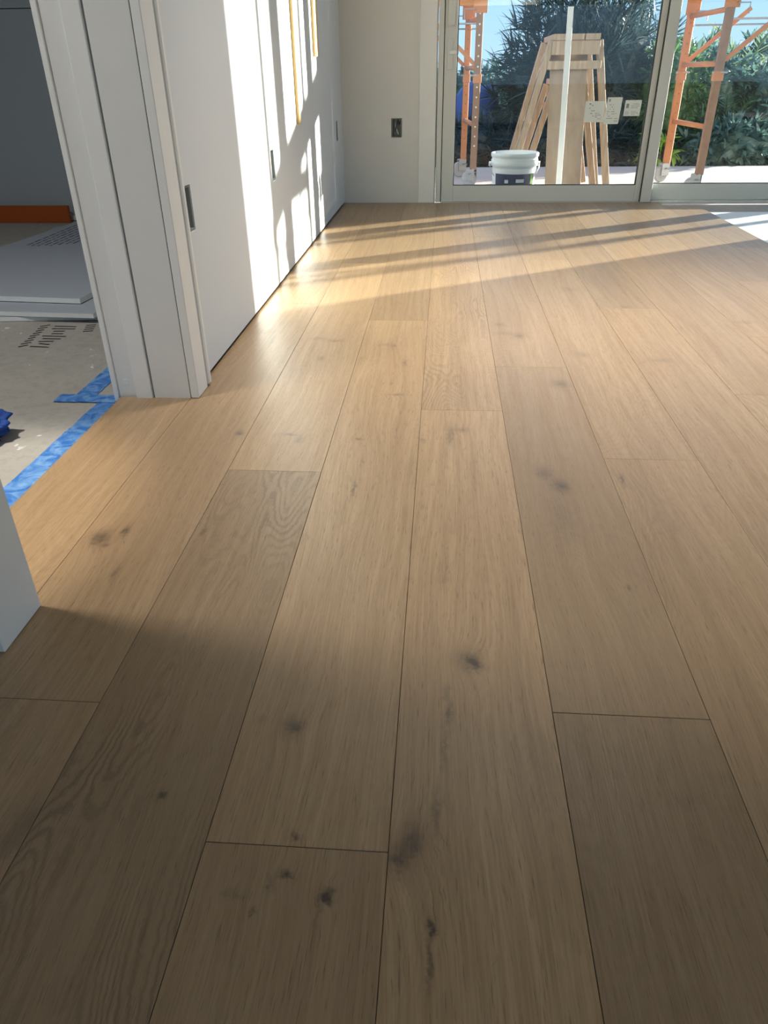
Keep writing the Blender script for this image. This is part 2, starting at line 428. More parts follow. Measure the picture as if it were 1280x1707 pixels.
# faint stencilled mark on the slab
mb = MB(); r2 = random.Random(3)
def stroke(mb, cx, cy, dx, dy, w, z):
    a = Vector((cx-dx/2, cy-dy/2, 0)); b = Vector((cx+dx/2, cy+dy/2, 0)); n = Vector((-(b-a).y, (b-a).x, 0)).normalized()*w/2
    mb.add([(p.x, p.y, z) for p in (a-n, b-n, b+n, a+n)], [(0,1,2,3)])
for k in range(9):
    y = 2.075 + k*.026
    stroke(mb, -1.205+r2.uniform(-.006,.006)-.002*k, y, .055+r2.uniform(-.02,.03), r2.uniform(-.01,.004), .010, ZS+.0004)
    stroke(mb, -1.262-.004*k, y+.006, .020+r2.uniform(-.008,.006), .020, .010, ZS+.0004)
for k in range(4): stroke(mb, -1.125-.006*k, 2.235+k*.022, .03, .008, .010, ZS+.0004)
link_to(tag(mb.build('stencil_mark', M['stencil']), 'smudged black stencil lettering'), o)

# hardwood floor: every plank its own piece
floor = struct(MB().box(SX0-PW+.012, SX0+11*PW-.004, .86, 1.64, ZS+.0005, -.0125).build('floor', M['plank_side']))
tag(floor, 'wide oak plank floor with knots and cathedral grain')
def plank(x0, x1, y0, y1, tone, grey, cath, seed):
    g, ch = .00028, .00055
    x0 += g; x1 -= g; y0 += g; y1 -= g
    v = [(x0,y0,-.014),(x1,y0,-.014),(x1,y1,-.014),(x0,y1,-.014),
         (x0,y0,-ch),(x1,y0,-ch),(x1,y1,-ch),(x0,y1,-ch),
         (x0+ch,y0+ch,0),(x1-ch,y0+ch,0),(x1-ch,y1-ch,0),(x0+ch,y1-ch,0)]
    f = [(3,2,1,0),(8,9,10,11)]
    for a in (0, 4):
        for k in range(4): f.append((a+k, a+(k+1) % 4, a+4+(k+1) % 4, a+4+k))
    me = bpy.data.meshes.new('plank'); me.from_pydata(v, [], f)
    own = [k for k in KNOTS if x0 < k[0] < x1 and y0 < k[1] < y1]
    me.materials.append(oak(own) if own else OAK_PLAIN); me.materials.append(M['plank_side'])
    for i, p in enumerate(me.polygons): p.material_index = 1 if 2 <= i < 6 else 0
    o = bpy.data.objects.new('plank', me); col.objects.link(o); o.parent = floor
    o['tone'] = tone; o['grey'] = grey; o['cath'] = cath; o['seed'] = seed
    return o
# butt joints seen per row (row r lies between seams r and r+1), the rest laid out in 1.88 m lengths
JOINTS = {0: [.645, 2.526, 4.0], 1: [1.283, 3.163], 2: [.46, 2.336, 3.9], 3: [1.609, 3.2], 4: [.663, 1.912, 3.75],
          5: [1.371, 3.25], 6: [.55, 2.499, 4.1], 7: [1.737, 3.02], 8: [1.0, 2.2, 3.9], 9: [.75, 2.873, 4.3], 10: [1.9, 3.5]}
LOOK = {(0,0): (1.0,.05,.15), (0,1): (.97,.25,.15), (0,2): (.97,.25,.45), (1,0): (.84,.55,.85), (1,1): (1.03,.15,.12),
        (2,0): (.93,.35,.10), (2,1): (1.04,.12,.10), (3,0): (1.06,.02,.14), (3,1): (1.0,.2,.7),
        (4,0): (.82,.45,.25), (4,1): (.90,.65,.12), (4,2): (.96,.5,.15), (5,0): (.98,.25,.30), (5,1): (.97,.4,.18),
        (6,0): (.95,.3,.15), (6,1): (.97,.35,.15), (6,2): (.90,.5,.2), (7,1): (.95,.3,.2), (7,2): (1.02,.3,.1)}
for r in range(0, 11):
    x0 = SX0 + r*PW; x1 = x0 + PW
    ys = sorted(JOINTS[r]); y = ys[0]
    while y > -1.6: y -= 1.88; ys.insert(0, y)
    while ys[-1] + 1.2 < 4.72: ys.append(ys[-1] + 1.88)
    ys[0] = -1.8
    ys = [v for v in ys if v < 4.5] + [4.844 if r < 10 else 4.70]
    first = min(JOINTS[r])
    for a, b in zip(ys[:-1], ys[1:]):
        idx = sum(1 for j in JOINTS[r] if j <= a + 1e-4)
        tone, grey, cath = LOOK.get((r, idx), (rnd.uniform(.88, 1.04), rnd.uniform(.1, .5), rnd.choice((.1, .12, .2, .4))))
        plank(x0, x1, a, b, tone, grey, cath, 11.3*r + 3.1*idx + .7)
# the row inside the doorway
plank(SX0-PW+.012, SX0, .86, 1.66, 1.0, .0, .22, 91.0)

# left wall with cut-outs for the electrical boxes
def box_hole(y): return (y-.030, y+.030, .360, .462)
LB = [1.832, 2.825, 4.600]
wl_ = slab_wall('wall_left', M['wall'], 'x', XW, XW-.17, 1.742, YB, .010, ZC, [box_hole(y) for y in LB])
tag(wl_, 'white painted drywall with light and shadow bands')
slab_wall('wall_left_near', M['wall'], 'x', XW, XW-.17, -3.0, .745, .010, ZC, [])
slab_wall('wall_left_header', M['wall'], 'x', XW, XW-.17, .745, 1.742, 2.10, ZC, [])
# back wall: stub on the left, header over the doors, pier on the right
DR0, DR1, DTOP = -.052, 3.60, 2.32
wb = slab_wall('wall_back', M['wall_b'], 'y', YB, YB+.11, XW-.17, 5.75, -.10, ZC, [(DR0, DR1, -.10, DTOP), (-.316, -.252, .358, .460)])
tag(wb, 'pale grey painted drywall stub beside the glass doors')
# unseen right and rear walls, openings added to let in sky light
slab_wall('wall_right', M['wall'], 'x', 5.6, 5.75, -3.0, YB, -.015, ZC, [(0.6, 4.4, .05, 2.45)])
slab_wall('wall_rear', M['wall'], 'y', -2.2, -2.35, XW-.17, 5.75, -.015, ZC, [(-.35, 5.2, .06, 1.45)])
struct(MB().box(-4.0, 5.75, -3.15, YB+.11, ZC, ZC+.15).build('ceiling', M['ceiling']))
# unseen wall added to block sun from the right opening, with paving beside it
struct(MB().box(5.75, 17, YB, YB+.11, ZD, 3.2).build('wall_sun_block', M['stucco']))
struct(MB().box(5.75, 17, -8, YB, ZD-.15, ZD).build('floor_patio', M['deck']))
# next room; wall openings out of view added to let in daylight
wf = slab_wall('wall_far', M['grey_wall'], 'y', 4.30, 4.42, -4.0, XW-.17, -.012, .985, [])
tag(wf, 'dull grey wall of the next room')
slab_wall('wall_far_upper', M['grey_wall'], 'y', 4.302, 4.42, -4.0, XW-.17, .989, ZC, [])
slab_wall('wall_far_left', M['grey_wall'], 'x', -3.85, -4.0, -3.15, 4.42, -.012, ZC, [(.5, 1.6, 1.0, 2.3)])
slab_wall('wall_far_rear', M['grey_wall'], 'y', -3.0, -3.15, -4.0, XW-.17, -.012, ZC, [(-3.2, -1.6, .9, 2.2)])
struct(MB().box(-3.85, -2.0, 4.288, 4.30, -.012, .012).build('baseboard_far', M['trim']))

# far jamb and casing of the cased opening
j = struct(MB().box(-.699, -.6085, 1.655, 1.742, -.004, 2.1).build('trim_jamb', M['trim_dull'], bevel=.001))
tag(j, 'white door jamb at the far side of the cased opening')
def jp(n, mat, *b, bevel=.0015): return link_to(MB().box(*b).build(n, mat, bevel=bevel), j)
jp('door_stop', M['trim'], -.7445, -.7035, 1.6515, 1.742, -.006, 2.1)
jp('groove', M['ink'], -.7035, -.699, 1.6585, 1.742, -.004, 2.1, bevel=0)
jp('rear_strip', M['trim_dull'], -.793, -.7445, 1.6640, 1.742, -.011, 2.1)
jp('edge_bead', M['trim'], -.806, -.793, 1.6600, 1.742, -.0145, 2.1)
jp('tape_square', M['gypsum_edge'], -.776, -.764, 1.6632, 1.6645, .030, .044, bevel=0)
jp('dark_joint', M['dark'], -.6085, -.607, 1.6570, 1.742, -.002, 2.1, bevel=0)
cs = struct(MB().box(-.607, -.587, 1.655, 1.731, .0005, 2.16).build('trim_casing', M['trim'], bevel=.0015))
tag(cs, 'white casing board at the far side of the cased opening')
link_to(MB().box(-.606, -.590, 1.731, 1.7365, .002, 2.16).build('shadow_gap', M['ink']), cs)
link_to(MB().box(-.607, -.582, 1.7365, 1.7545, .006, 2.16).build('back_bead', M['trim'], bevel=.003), cs)
# near casing
nc = struct(MB().box(-.607, -.587, .727, .832, .0008, 2.16).build('trim_near_casing', M['trim'], bevel=.0015))
tag(nc, 'white casing board at the near side of the cased opening')
link_to(MB().box(-.80, -.607, .745, .832, .001, 2.10).build('near_jamb', M['trim'], bevel=.001), nc)
# casing left of the glass doors
dc = struct(MB().box(-.152, -.056, YB-.016, YB, .001, 2.4).build('trim_back_casing', M['trim_dull'], bevel=.002))
tag(dc, 'flat painted casing beside the sliding glass doors')

# ------------------------------------------------------------------ sliding doors
def sliding_door(name, x0, x1, yf, label, lstile, rstile, zr0=.004, zr1=.094):
    """panel: stiles, rails, glass; front face at yf, 45 mm thick"""
    d = empty(name, ((x0+x1)/2, yf, 0)); d['kind'] = 'structure'; tag(d, label)
    y1 = yf + .045; zt = 2.25
    link_to(MB().box(x0, x0+lstile, yf, y1, zr0, zt).build('left_stile', M['alu'], bevel=.002), d)
    link_to(MB().box(x1-rstile, x1, yf, y1, zr0, zt).build('right_stile', M['alu'], bevel=.002), d)
    link_to(MB().box(x0+lstile, x1-rstile, yf+.002, y1-.002, zr0, zr1).build('bottom_rail', M['alu'], bevel=.002), d)
    link_to(MB().box(x0+lstile, x1-rstile, yf+.002, y1-.002, zt-.09, zt).build('top_rail', M['alu'], bevel=.002), d)
    gs = MB()
    a, b = x0+lstile, x1-rstile
    gs.box(a, a+.004, yf+.006, yf+.03, zr1, zt-.09).box(b-.004, b, yf+.006, yf+.03, zr1, zt-.09).box(a+.004, b-.004, yf+.006, yf+.03, zr1, zr1+.003)
    link_to(gs.build('gasket', M['alu_dark']), d)
    link_to(MB().box(a+.004, b-.004, yf+.016, yf+.022, zr1+.003, zt-.09).build('glass_pane', M['glass']), d)
    return d
fr_ = empty('door_frame', (1.7, YB, 0)); fr_['kind'] = 'structure'; tag(fr_, 'grey aluminium frame around the sliding glass doors')
link_to(MB().box(-.048, -.018, YB-.008, YB+.14, .002, DTOP).build('left_jamb', M['alu'], bevel=.002), fr_)
link_to(MB().box(-.018, -.014, YB+.004, YB+.14, .002, DTOP).build('jamb_groove', M['alu_dark']), fr_)
link_to(MB().box(3.50, 3.59, YB-.008, YB+.14, .002, DTOP).build('right_jamb', M['alu'], bevel=.002), fr_)
link_to(MB().box(-.048, 3.59, YB-.008, YB+.14, 2.255, DTOP).build('head', M['alu'], bevel=.002), fr_)
link_to(MB().box(-.014, 3.50, YB-.004, YB+.14, -.010, .003).build('sill_track', M['alu']), fr_)
d1 = sliding_door('door_1', -.014, 1.190, YB+.004, 'grey framed sliding glass door with latch and paper stickers', .072, .042)
d2 = sliding_door('door_2', 1.240, 2.34, YB+.056, 'grey framed sliding glass door in front of the garden palms', .012, .06)
d3 = sliding_door('door_3', 2.345, 3.505, YB+.056, 'grey framed sliding glass door beyond the second mullion', .06, .06)
mu = struct(MB().box(1.183, 1.243, YB-.018, YB+.10, .001, 2.25).build('trim_mullion', M['alu'], bevel=.002)); tag(mu, 'grey interlock mullion between the first two glass doors')
link_to(MB().box(1.178, 1.183, YB-.010, YB+.10, .003, 2.25).build('seal_strip', M['alu_dark']), mu)
mu2 = struct(MB().box(2.31, 2.37, YB-.018, YB+.10, .001, 2.25).build('trim_mullion_second', M['alu'], bevel=.002)); tag(mu2, 'grey mullion between the second and third glass doors')
# latch on the first door
lp = link_to(MB().box(.000, .036, YB-.004, YB+.006, .700, .850).build('latch_plate', M['alu'], bevel=.002), d1)
link_to(MB().box(.012, .056, YB-.020, YB-.004, .772, .792).build('thumb_latch', M['trim_dull'], bevel=.003), d1)
link_to(MB().box(.056, .064, YB-.018, YB-.006, .774, .790).build('latch_tip', M['ink'], bevel=.001), d1)
link_to(MB().box(.000, .040, YB-.010, YB+.006, .905, 1.25).build('pull_handle', M['alu'], bevel=.003), d1)

# ------------------------------------------------------------------ electrical boxes
def electrical_box(loc, normal, label, wires):
    e_ = empty('electrical_box', loc); tag(e_, label, 'electrical box')
    ax = normal
    def P3(u, d, z):  # u along wall, d depth into wall
        return (loc[0]-d, loc[1]+u, loc[2]+z) if ax == 'x' else (loc[0]+u, loc[1]+d, loc[2]+z)
    def bx(mb, u0, u1, d0, d1, z0, z1):
        a = P3(u0, d0, z0); b = P3(u1, d1, z1)
        mb.box(min(a[0],b[0]), max(a[0],b[0]), min(a[1],b[1]), max(a[1],b[1]), min(a[2],b[2]), max(a[2],b[2]))
    mb = MB(); w, h, tt = .0285, .049, .003
    bx(mb, -w, w, .055, .058, -h, h)
    bx(mb, -w, -w+tt, .002, .055, -h, h); bx(mb, w-tt, w, .002, .055, -h, h)
    bx(mb, -w+tt, w-tt, .002, .055, -h, -h+tt); bx(mb, -w+tt, w-tt, .002, .055, h-tt, h)
    link_to(mb.build('box_body', M['ink']), e_)
    for (c, u0, u1, z0, z1) in wires:
        pts = [P3(u0, .05, z0), P3(u0*.7, .025, z0*.6+z1*.4), P3(u1, .012, z1), P3(u1*.8+u0*.2, .03, z1*.4)]
        link_to(MB().tube(pts, .0028, 6).build('wire', M[c], smooth=True), e_)
    return e_
W = [('wire_white', -.012, .010, .040, -.035), ('black', .006, -.010, .042, -.020), ('copper', .016, .014, .03, -.01)]
electrical_box((XW, LB[0], .411), 'x', 'electrical box set in the white wall right beside the door casing', W)
electrical_box((XW, LB[1], .411), 'x', 'electrical box set in the sunlit stretch of the white wall', W)
electrical_box((XW, LB[2], .411), 'x', 'electrical box set in the white wall close to the room corner', W)
electrical_box((-.284, YB, .409), 'y', 'open electrical box with loose wires in the back wall', W)

# golden pine strips hanging on the left wall
def strip(y0, y1, z0, z1, label, d=.010):
    return tag(MB().box(XW+.0005, XW+d, y0, y1, z0, z1).build('wood_strip', M['pine_gold'], bevel=.0008), label, 'wood strip')
strip(3.345, 3.385, .510, 2.45, 'long golden pine strip fixed upright on the sunlit white wall', .012)
strip(3.870, 3.935, .755, 2.45, 'wider and shorter golden pine strip on the white wall near the corner', .012)
strip(3.985, 3.995, .755, 2.45, 'very thin golden pine strip on the white wall beside a wider one', .008)

# ------------------------------------------------------------------ next room contents
def drywall(c, label, z0, zt, corners):
    mb = MB()
    vs = [(x, y, z0) for x, y in corners] + [(x, y, zt) for x, y in corners]
    mb.add(vs, [(3,2,1,0),(4,5,6,7),(0,1,5,4),(1,2,6,5),(2,3,7,6),(3,0,4,7)])
    o = mb.build('drywall_sheet', M['gypsum_face'], bevel=.001)
    o.data.materials.append(M['gypsum_edge'])
    for p in o.data.polygons:
        if abs(p.normal.z) < .5: p.material_index = 1
    return tag(o, label, 'drywall sheet', 'drywall sheets stacked in the next room')
def q(c0, w, l, a):
    """near right corner, width toward -x, length toward +y, turn"""
    ca, sa = math.cos(a), math.sin(a)
    f = lambda u, v: (c0[0]+u*ca-v*sa, c0[1]+u*sa+v*ca)
    return [f(-w, 0), f(0, 0), f(0, l), f(-w, l)]
drywall(0, 'grey drywall sheet at the bottom of the stack on the concrete', ZS+.0008, .0015, q((-1.080, 2.360), .84, 1.72, .085))
drywall(0, 'grey drywall sheet in the middle of the stack', .0025, .0185, q((-1.135, 2.315), .83, 1.75, -.06))
top = drywall(0, 'grey drywall sheet with printed lines at the top of the stack', .0205, .0385, q((-1.225, 2.425), .82, 1.66, -.09))
mb = MB(); r3 = random.Random(5)
for k in range(8):
    x = -1.865 + .028*k; y = 3.30 + r3.uniform(0, .03) + (0 if k < 5 else .03)
    yend = 3.86 + r3.uniform(-.05, .03) if k < 5 else 3.60
    while y < yend:
        wl2 = r3.uniform(.02, .07)
        stroke(mb, x, y+wl2/2, .0005, wl2, .011, .0389); y += wl2 + .012
link_to(tag(mb.build('printed_text', M['gypsum_ink']), kind='stuff'), top)
tag(MB().box(-3.2, -2.085, 4.222, 4.245, .004, .092).build('orange_board', M['orange_board'], bevel=.002), 'dark orange board standing on edge along the grey wall', 'board')
bl = bpy.data.objects['orange_board']
bl.location.z = -.0185+.0

# masking tape on the slab along the hardwood edge
def tape(pts_l, pts_r, label, z=ZS+.0012, seed=0):
    mb = MB(); n = 26; r = random.Random(seed); vs = []
    L0, L1 = Vector((*pts_l[0], 0)), Vector((*pts_l[1], 0)); R0, R1 = Vector((*pts_r[0], 0)), Vector((*pts_r[1], 0))
    for i in range(n+1):
        f = i/n
        a = L0.lerp(L1, f); b = R0.lerp(R1, f)
        for k in range(6):
            p = a.lerp(b, k/5)
            h = .0012*abs(noise.noise(Vector((p.x*60, p.y*25, seed))))
            if k in (0, 5): p = p + (a-b).normalized()*r.uniform(-.0015, .0015)
            vs.append((p.x, p.y, z+h))
    fs = [(i*6+k, i*6+k+1, (i+1)*6+k+1, (i+1)*6+k) for i in range(n) for k in range(5)]
    mb.add(vs, fs)
    return tag(mb.build('masking_tape', M['tape'], smooth=True), label, 'tape')
tape([(-.862, .86), (-.846, 1.66)], [(-.790, .86), (-.790, 1.66)], 'long blue masking tape on concrete along the hardwood edge', seed=1)
tape([(-.962, 1.648), (-.79, 1.648)], [(-.962, 1.697), (-.79, 1.697)], 'short blue masking tape crossing the concrete in front of the jamb', z=ZS+.0026, seed=2)
tape([(-.925, 1.70), (-.925, 2.15)], [(-.870, 1.70), (-.870, 2.15)], 'blue masking tape running over concrete behind the white jamb', seed=3)

# crumpled blue cloth
bm = bmesh.new(); bmesh.ops.create_icosphere(bm, subdivisions=5, radius=1.0)
for v in bm.verts:
    p = v.co.copy()
    k = 1 + .35*noise.noise(p*1.9) + .22*noise.noise(p*4.1+Vector((3,1,2))) - .20*abs(noise.noise(p*5.5))
    v.co = Vector((p.x*.075*k, p.y*.07*k, p.z*.045*k))
    if v.co.z < -.020: v.co.z = -.020 + .15*(v.co.z+.020)
zmin = min(v.co.z for v in bm.verts)
for v in bm.verts: v.co.z -= zmin
for f in bm.faces: f.smooth = True
me = bpy.data.meshes.new('blue_cloth'); bm.to_mesh(me); bm.free(); me.materials.append(M['blue_rag'])
o = bpy.data.objects.new('blue_cloth', me); col.objects.link(o); o.location = (-1.030, 1.42, ZS)
tag(o, 'crumpled bright blue cloth lying on the bare concrete', 'cloth')

# white paper on the slab right of the hardwood edge
tag(MB().box(SX0+11*PW+.008, 2.75, 3.62, 4.55, ZS+.0005, -.0105).build('paper_sheet', M['sheet'], bevel=.001), 'white protective paper sheet on the slab beyond the hardwood edge', 'paper sheet')
# a blond fibre lying on the floor
c0 = Vector((.066, .3625, .0012))
tag(MB().tube([c0+Vector((-.004,-.008,0)), c0+Vector((.0005,-.003,.0008)), c0+Vector((.003,.002,.001)), c0+Vector((.002,.006,.0002))], .00035, 5).build('wood_fibre', M['pine'], smooth=True),
    'tiny pale curled fibre lying on an oak plank', 'fibre')

# ------------------------------------------------------------------ porch
struct(MB().box(-6, 9, YB+.10, 7.80, ZD-.15, ZD).build('floor_porch', M['deck']))
struct(MB().box(-70, 70, -70, 90, -.60, -.30).build('ground', M['soil']))
pc = MB().box(3.97, 4.29, 7.04, 7.36, ZD, 3.0).build('unseen_column', M['stucco'], bevel=.01)  # unseen column, added for the shadow it throws near the room corner
tag(pc, 'unseen square stucco column at the deck edge, added for its shadow', 'column')

# bucket
bk = empty('paint_bucket', (.455, 5.27, ZD)); tag(bk, 'white plastic bucket with a dark navy label on the porch', 'bucket')
prof = [(0, .0), (.122, .0), (.128, .01), (.140, .250), (.140, .262), (.149, .264), (.150, .300), (.146, .302), (.146, .318), (.152, .320), (.153, .338), (.147, .342), (.138, .340), (.134, .30), (.120, .02), (0, .015)]
link_to(MB().lathe(prof, (.455, 5.27, ZD), 40).build('bucket_body', M['bucket'], smooth=True), bk)
mb = MB(); nn = 24
vs = []
for k in range(nn+1):
    a = math.radians(-150 + 120*k/nn)
    for h in (.085, .225):
        r_ = .1285 + (h-.01)*.05 + .0012
        vs.append((.455+r_*math.cos(a), 5.27+r_*math.sin(a), ZD+h))
mb.add(vs, [(2*k, 2*k+2, 2*k+3, 2*k+1) for k in range(nn)])
lb = link_to(mb.build('bucket_label', M['bucket_label'], smooth=True), bk)
def on_bucket(a0, a1, h0, h1, mat, n=6):
    mb = MB(); vs = []
    for k in range(n+1):
        a = math.radians(a0 + (a1-a0)*k/n)
        for h in (h0, h1):
            r_ = .1285 + (h-.01)*.05 + .0024
            vs.append((.455+r_*math.cos(a), 5.27+r_*math.sin(a), ZD+h))
    mb.add(vs, [(2*k, 2*k+2, 2*k+3, 2*k+1) for k in range(n)])
    link_to(mb.build('label_print', mat), bk)
on_bucket(-88, -66, .176, .196, M['bucket_print']); on_bucket(-118, -108, .172, .192, M['bucket_print']); on_bucket(-45, -36, .165, .222, M['bucket_lime'])
for s_ in (-1, 1):
    link_to(MB().lathe([(0,0),(.014,0),(.014,.014),(0,.014)], (.455+s_*.150-(.014 if s_ < 0 else 0), 5.27, ZD+.275), 12, 'x').build('handle_ear', M['bucket'], smooth=False), bk)
pts = [(.455+.158*math.cos(a), 5.27-.02-.05*math.sin(a), ZD+.275-.115*math.sin(a)) for a in [math.pi*k/14 for k in range(15)]]
link_to(MB().tube(pts, .0025, 6).build('bail_handle', M['steel'], smooth=True), bk)

# scaffolds -------------------------------------------------------
def caster(x, y, parent, a):
    w = MB().lathe([(0,-.016),(.052,-.016),(.060,-.010),(.060,.010),(.052,.016),(0,.016)], (0,0,0), 24, 'y')
    o = w.build('caster_wheel', M['caster']); o.location = (x+.035*math.cos(a), y+.035*math.sin(a), ZD+.0605); o.rotation_euler = (0,0,a); link_to(o, parent)
    f = MB()
    f.box(-.055, .012, -.026, -.020, -.01, .072).box(-.055, .012, .020, .026, -.01, .072).box(-.055, .012, -.026, .026, .072, .080)
    f.box(-.05, -.02, -.015, .015, .08, .13)
    o = f.build('caster_fork', M['steel']); o.location = (x+.035*math.cos(a), y+.035*math.sin(a), ZD+.0605); o.rotation_euler = (0,0,a); link_to(o, parent)
    o = MB().bar((x-.06*math.sin(a), y+.06*math.cos(a), ZD+.10), (x+.02*math.sin(a), y-.02*math.cos(a), ZD+.115), .03, .006).build('brake_pedal', M['steel']); link_to(o, parent)

def scaffold(x0, x1, yn, yf, label, platform, z_top, skew=0.0, dirn=1):
    s = empty('scaffold', ((x0+x1)/2, (yn+yf)/2, ZD)); tag(s, label, 'scaffold', 'orange rolling scaffolds on the porch')
    T = .050
    for x in (x0, x1):
        x_ = x
        for y in (yn, yf):
            near = y == yn
            x = x_ if near else x_ + skew
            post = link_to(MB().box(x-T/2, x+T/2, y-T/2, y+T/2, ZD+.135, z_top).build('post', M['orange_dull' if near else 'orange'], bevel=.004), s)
            hb = MB()
            for k in range(14):
                z = ZD+.30+k*.065
                hb.lathe([(0,0),(.0065,0),(.0065,.0005),(0,.0005)], (x, y-T/2-.0009, z), 8, 'y')
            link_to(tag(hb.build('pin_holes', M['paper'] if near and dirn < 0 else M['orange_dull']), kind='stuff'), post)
            sl = link_to(MB().box(x-T/2-.006, x+T/2+.006, y-T/2-.006, y+T/2+.006, .615, .675).build('slip_collar', M['orange'], bevel=.003), s)
            link_to(MB().tube([(x-.045*dirn, y-.012, .665), (x+.05*dirn, y-.04, .665)], .006, 8).build('lock_pin', M['steel']), sl)
            caster(x, y, s, math.radians(150 if near else 200))
        for z in (.235, .337, .715, 1.02):
            if z == .235: continue
            link_to(MB().tube([(x_, yn+T/2, z), (x_+skew, yf-T/2, z)], .017, 10).build('rung', M['orange'], smooth=True), s)
    for y in (yn, yf):
        o_ = 0.0 if y == yn else skew
        zr = platform-.195 if y == yn else platform+.05
        rail = link_to(MB().box(x0+o_+T/2, x1+o_-T/2, y-.018, y+.018, zr, zr+.042).build('side_rail', M['orange'], bevel=.004), s)
        for x, sg in ((x0+o_, 1), (x1+o_, -1)):
            link_to(MB().bar((x+sg*T/2, y, .735), (x+sg*.42, y, platform-.20), .026, .026).build('diagonal_brace', M['orange']), s)
            link_to(MB().box(x-.05, x+.05, y-.028, y-.0255, platform-.24, platform-.13).build('rail_bracket', M['orange'], bevel=.001), s)
            link_to(MB().tube([(x+sg*.03, y-.035, platform-.215), (x+sg*.11, y-.035, platform-.215), (x+sg*.11, y-.035, platform-.275)], .004, 6).build('lock_hook', M['steel']), s)
        link_to(MB().tube([(x0, y, platform-.30), (x1, y, platform-.30)], .006, 8).build('tie_rod', M['steel']), s)
    n = 3; w = .15
    for k in range(n):
        link_to(MB().box(x0+.03, x1-.03, yn+.01+k*w+.001, yn+.01+(k+1)*w-.001, platform-.038, platform).build('platform_board', M['pine']), s)
    for x in (x0+.05, x1-.05):
        link_to(MB().box(x-.02, x+.02, yn-.018, yf+.018, platform-.145, platform-.038).build('platform_bearer', M['orange'], bevel=.003), s)
    return s
scaffold(1.828, 4.33, 5.90, 6.65, 'orange rolling scaffold on the porch behind the second glass door', 1.265, 1.95, skew=-.04)
scaffold(-2.30, .228, 6.32, 7.06, 'orange rolling scaffold on the porch behind the first door latch', 1.285, 1.95, skew=-.062, dirn=-1)

# nested sawhorses ------------------------------------------------
def sawhorse(x0t, x1t, x0b, x1b, yn, yf, zt, label, name='sawhorse'):
    s = empty(name, ((x0b+x1b)/2, (yn+yf)/2, ZD)); tag(s, label, 'sawhorse', 'wooden sawhorses on the porch')
    zb = ZD+.006
    for y in (yn, yf):
        link_to(MB().bar((x0t, y, zt), (x0b, y, zb), .038, .085, (0,1,0)).build('leg', M['pine'], bevel=.002), s)
        link_to(MB().bar((x1t, y, zt), (x1b, y, zb), .038, .085, (0,1,0)).build('leg', M['pine'], bevel=.002), s)
        f = .12
        link_to(MB().box(x0t-.0, x1t+.0, y-.062, y-.044, zt-.085, zt-.005).build('end_board', M['pine'], bevel=.002), s)
        link_to(MB().box(x0t-.022, x1t+.022, y-.060, y-.044, zt-.170, zt-.120).build('cross_board', M['pine'], bevel=.002), s)
    n = 3; w = (x1t-x0t)/n
    for k in range(n):
        link_to(MB().box(x0t+k*w+.004, x0t+(k+1)*w-.004, yn-.06, yf+.06, zt, zt+.036).build('top_board', M['pine'], bevel=.002), s)
    link_to(MB().box(x0t+.02*4, x1t-.02*4, yn+.0, yf+.045, zt-.26, zt-.20).build('stretcher', M['pine'], bevel=.002), s)
    return s
sawhorse(.715, 1.035, .475, 1.215, 6.02, 6.50, .865, 'tall pine sawhorse on the porch with a plywood sheet leaning on it')
sawhorse(.775, .985, .585, 1.140, 6.16, 6.64, .60, 'lower pine sawhorse nested beneath the tall one on the porch')

# plywood sheet and white stick leaning on the sawhorse
mb = MB()
def slab(mb, a, b, w, t): mb.bar(a, b, w, t, (0, 1, 0))
mb.bar((.848, 5.72, ZD+.007), (.840, 6.015, .78), .25, .012, (0, 1, 0))
tag(mb.build('plywood_sheet', M['plywood'], bevel=.001), 'narrow brown plywood sheet leaning against the tall pine sawhorse', 'plywood sheet')
mb = MB(); mb.bar((.795, 5.55, ZD+.010), (.790, 5.80, 1.04), .036, .018, (0, 1, 0))
tag(mb.build('trim_stick', M['trim_dull'], bevel=.001), 'slender white trim stick leaning in front of the plywood sheet', 'stick')

# stickers on the first glass door --------------------------------
def sticker(x0, x1, z0, z1, label, rows, blot=None, skew=0.0):
    s = empty('window_sticker', ((x0+x1)/2, YB+.019, z0)); tag(s, label, 'sticker')
    y = YB + .0195
    w_, h_ = x1-x0, z1-z0
    f = lambda u, v, d=0: (x0+u*w_+skew*v*h_, y-d, z0+v*h_)
    mb = MB(); mb.add([f(0,0), f(1,0), f(1,1), f(0,1), f(0,0,.0004), f(1,0,.0004), f(1,1,.0004), f(0,1,.0004)],
                      [(3,2,1,0),(4,5,6,7),(0,1,5,4),(1,2,6,5),(2,3,7,6),(3,0,4,7)])
    link_to(mb.build('paper', M['paper']), s)
    mb = MB()
    for (u0, u1, v0, v1) in rows: mb.add([f(u0,v0,.0007), f(u1,v0,.0007), f(u1,v1,.0007), f(u0,v1,.0007)], [(0,1,2,3)])
    link_to(tag(mb.build('print', M['ink']), kind='stuff'), s)
    return s
r4 = random.Random(11)
def lines(u0, u1, v0, v1, n, dens=.7):
    out = []
    for k in range(n):
        v = v0 + (v1-v0)*k/n; u = u0
        while u < u1:
            w = r4.uniform(.04, .13)
            if r4.random() < dens: out.append((u, min(u1, u+w), v, v+(v1-v0)/n*.32))
            u += w + .03
    return out
sticker(.800, .911, .428, .535, 'pale green-white paper sticker on the glass before the plywood', lines(.22,.5,.15,.9,6,.45)+lines(.55,.9,.15,.5,4,.5)+[(.2,.3,.84,.9)])
sticker(.915, .998, .418, .553, 'tall white paper sticker between two others on the glass', lines(.12,.6,.2,.8,7,.6)+lines(.68,.95,.1,.85,8,.5)+[(.1,.22,.84,.94)], skew=.06)
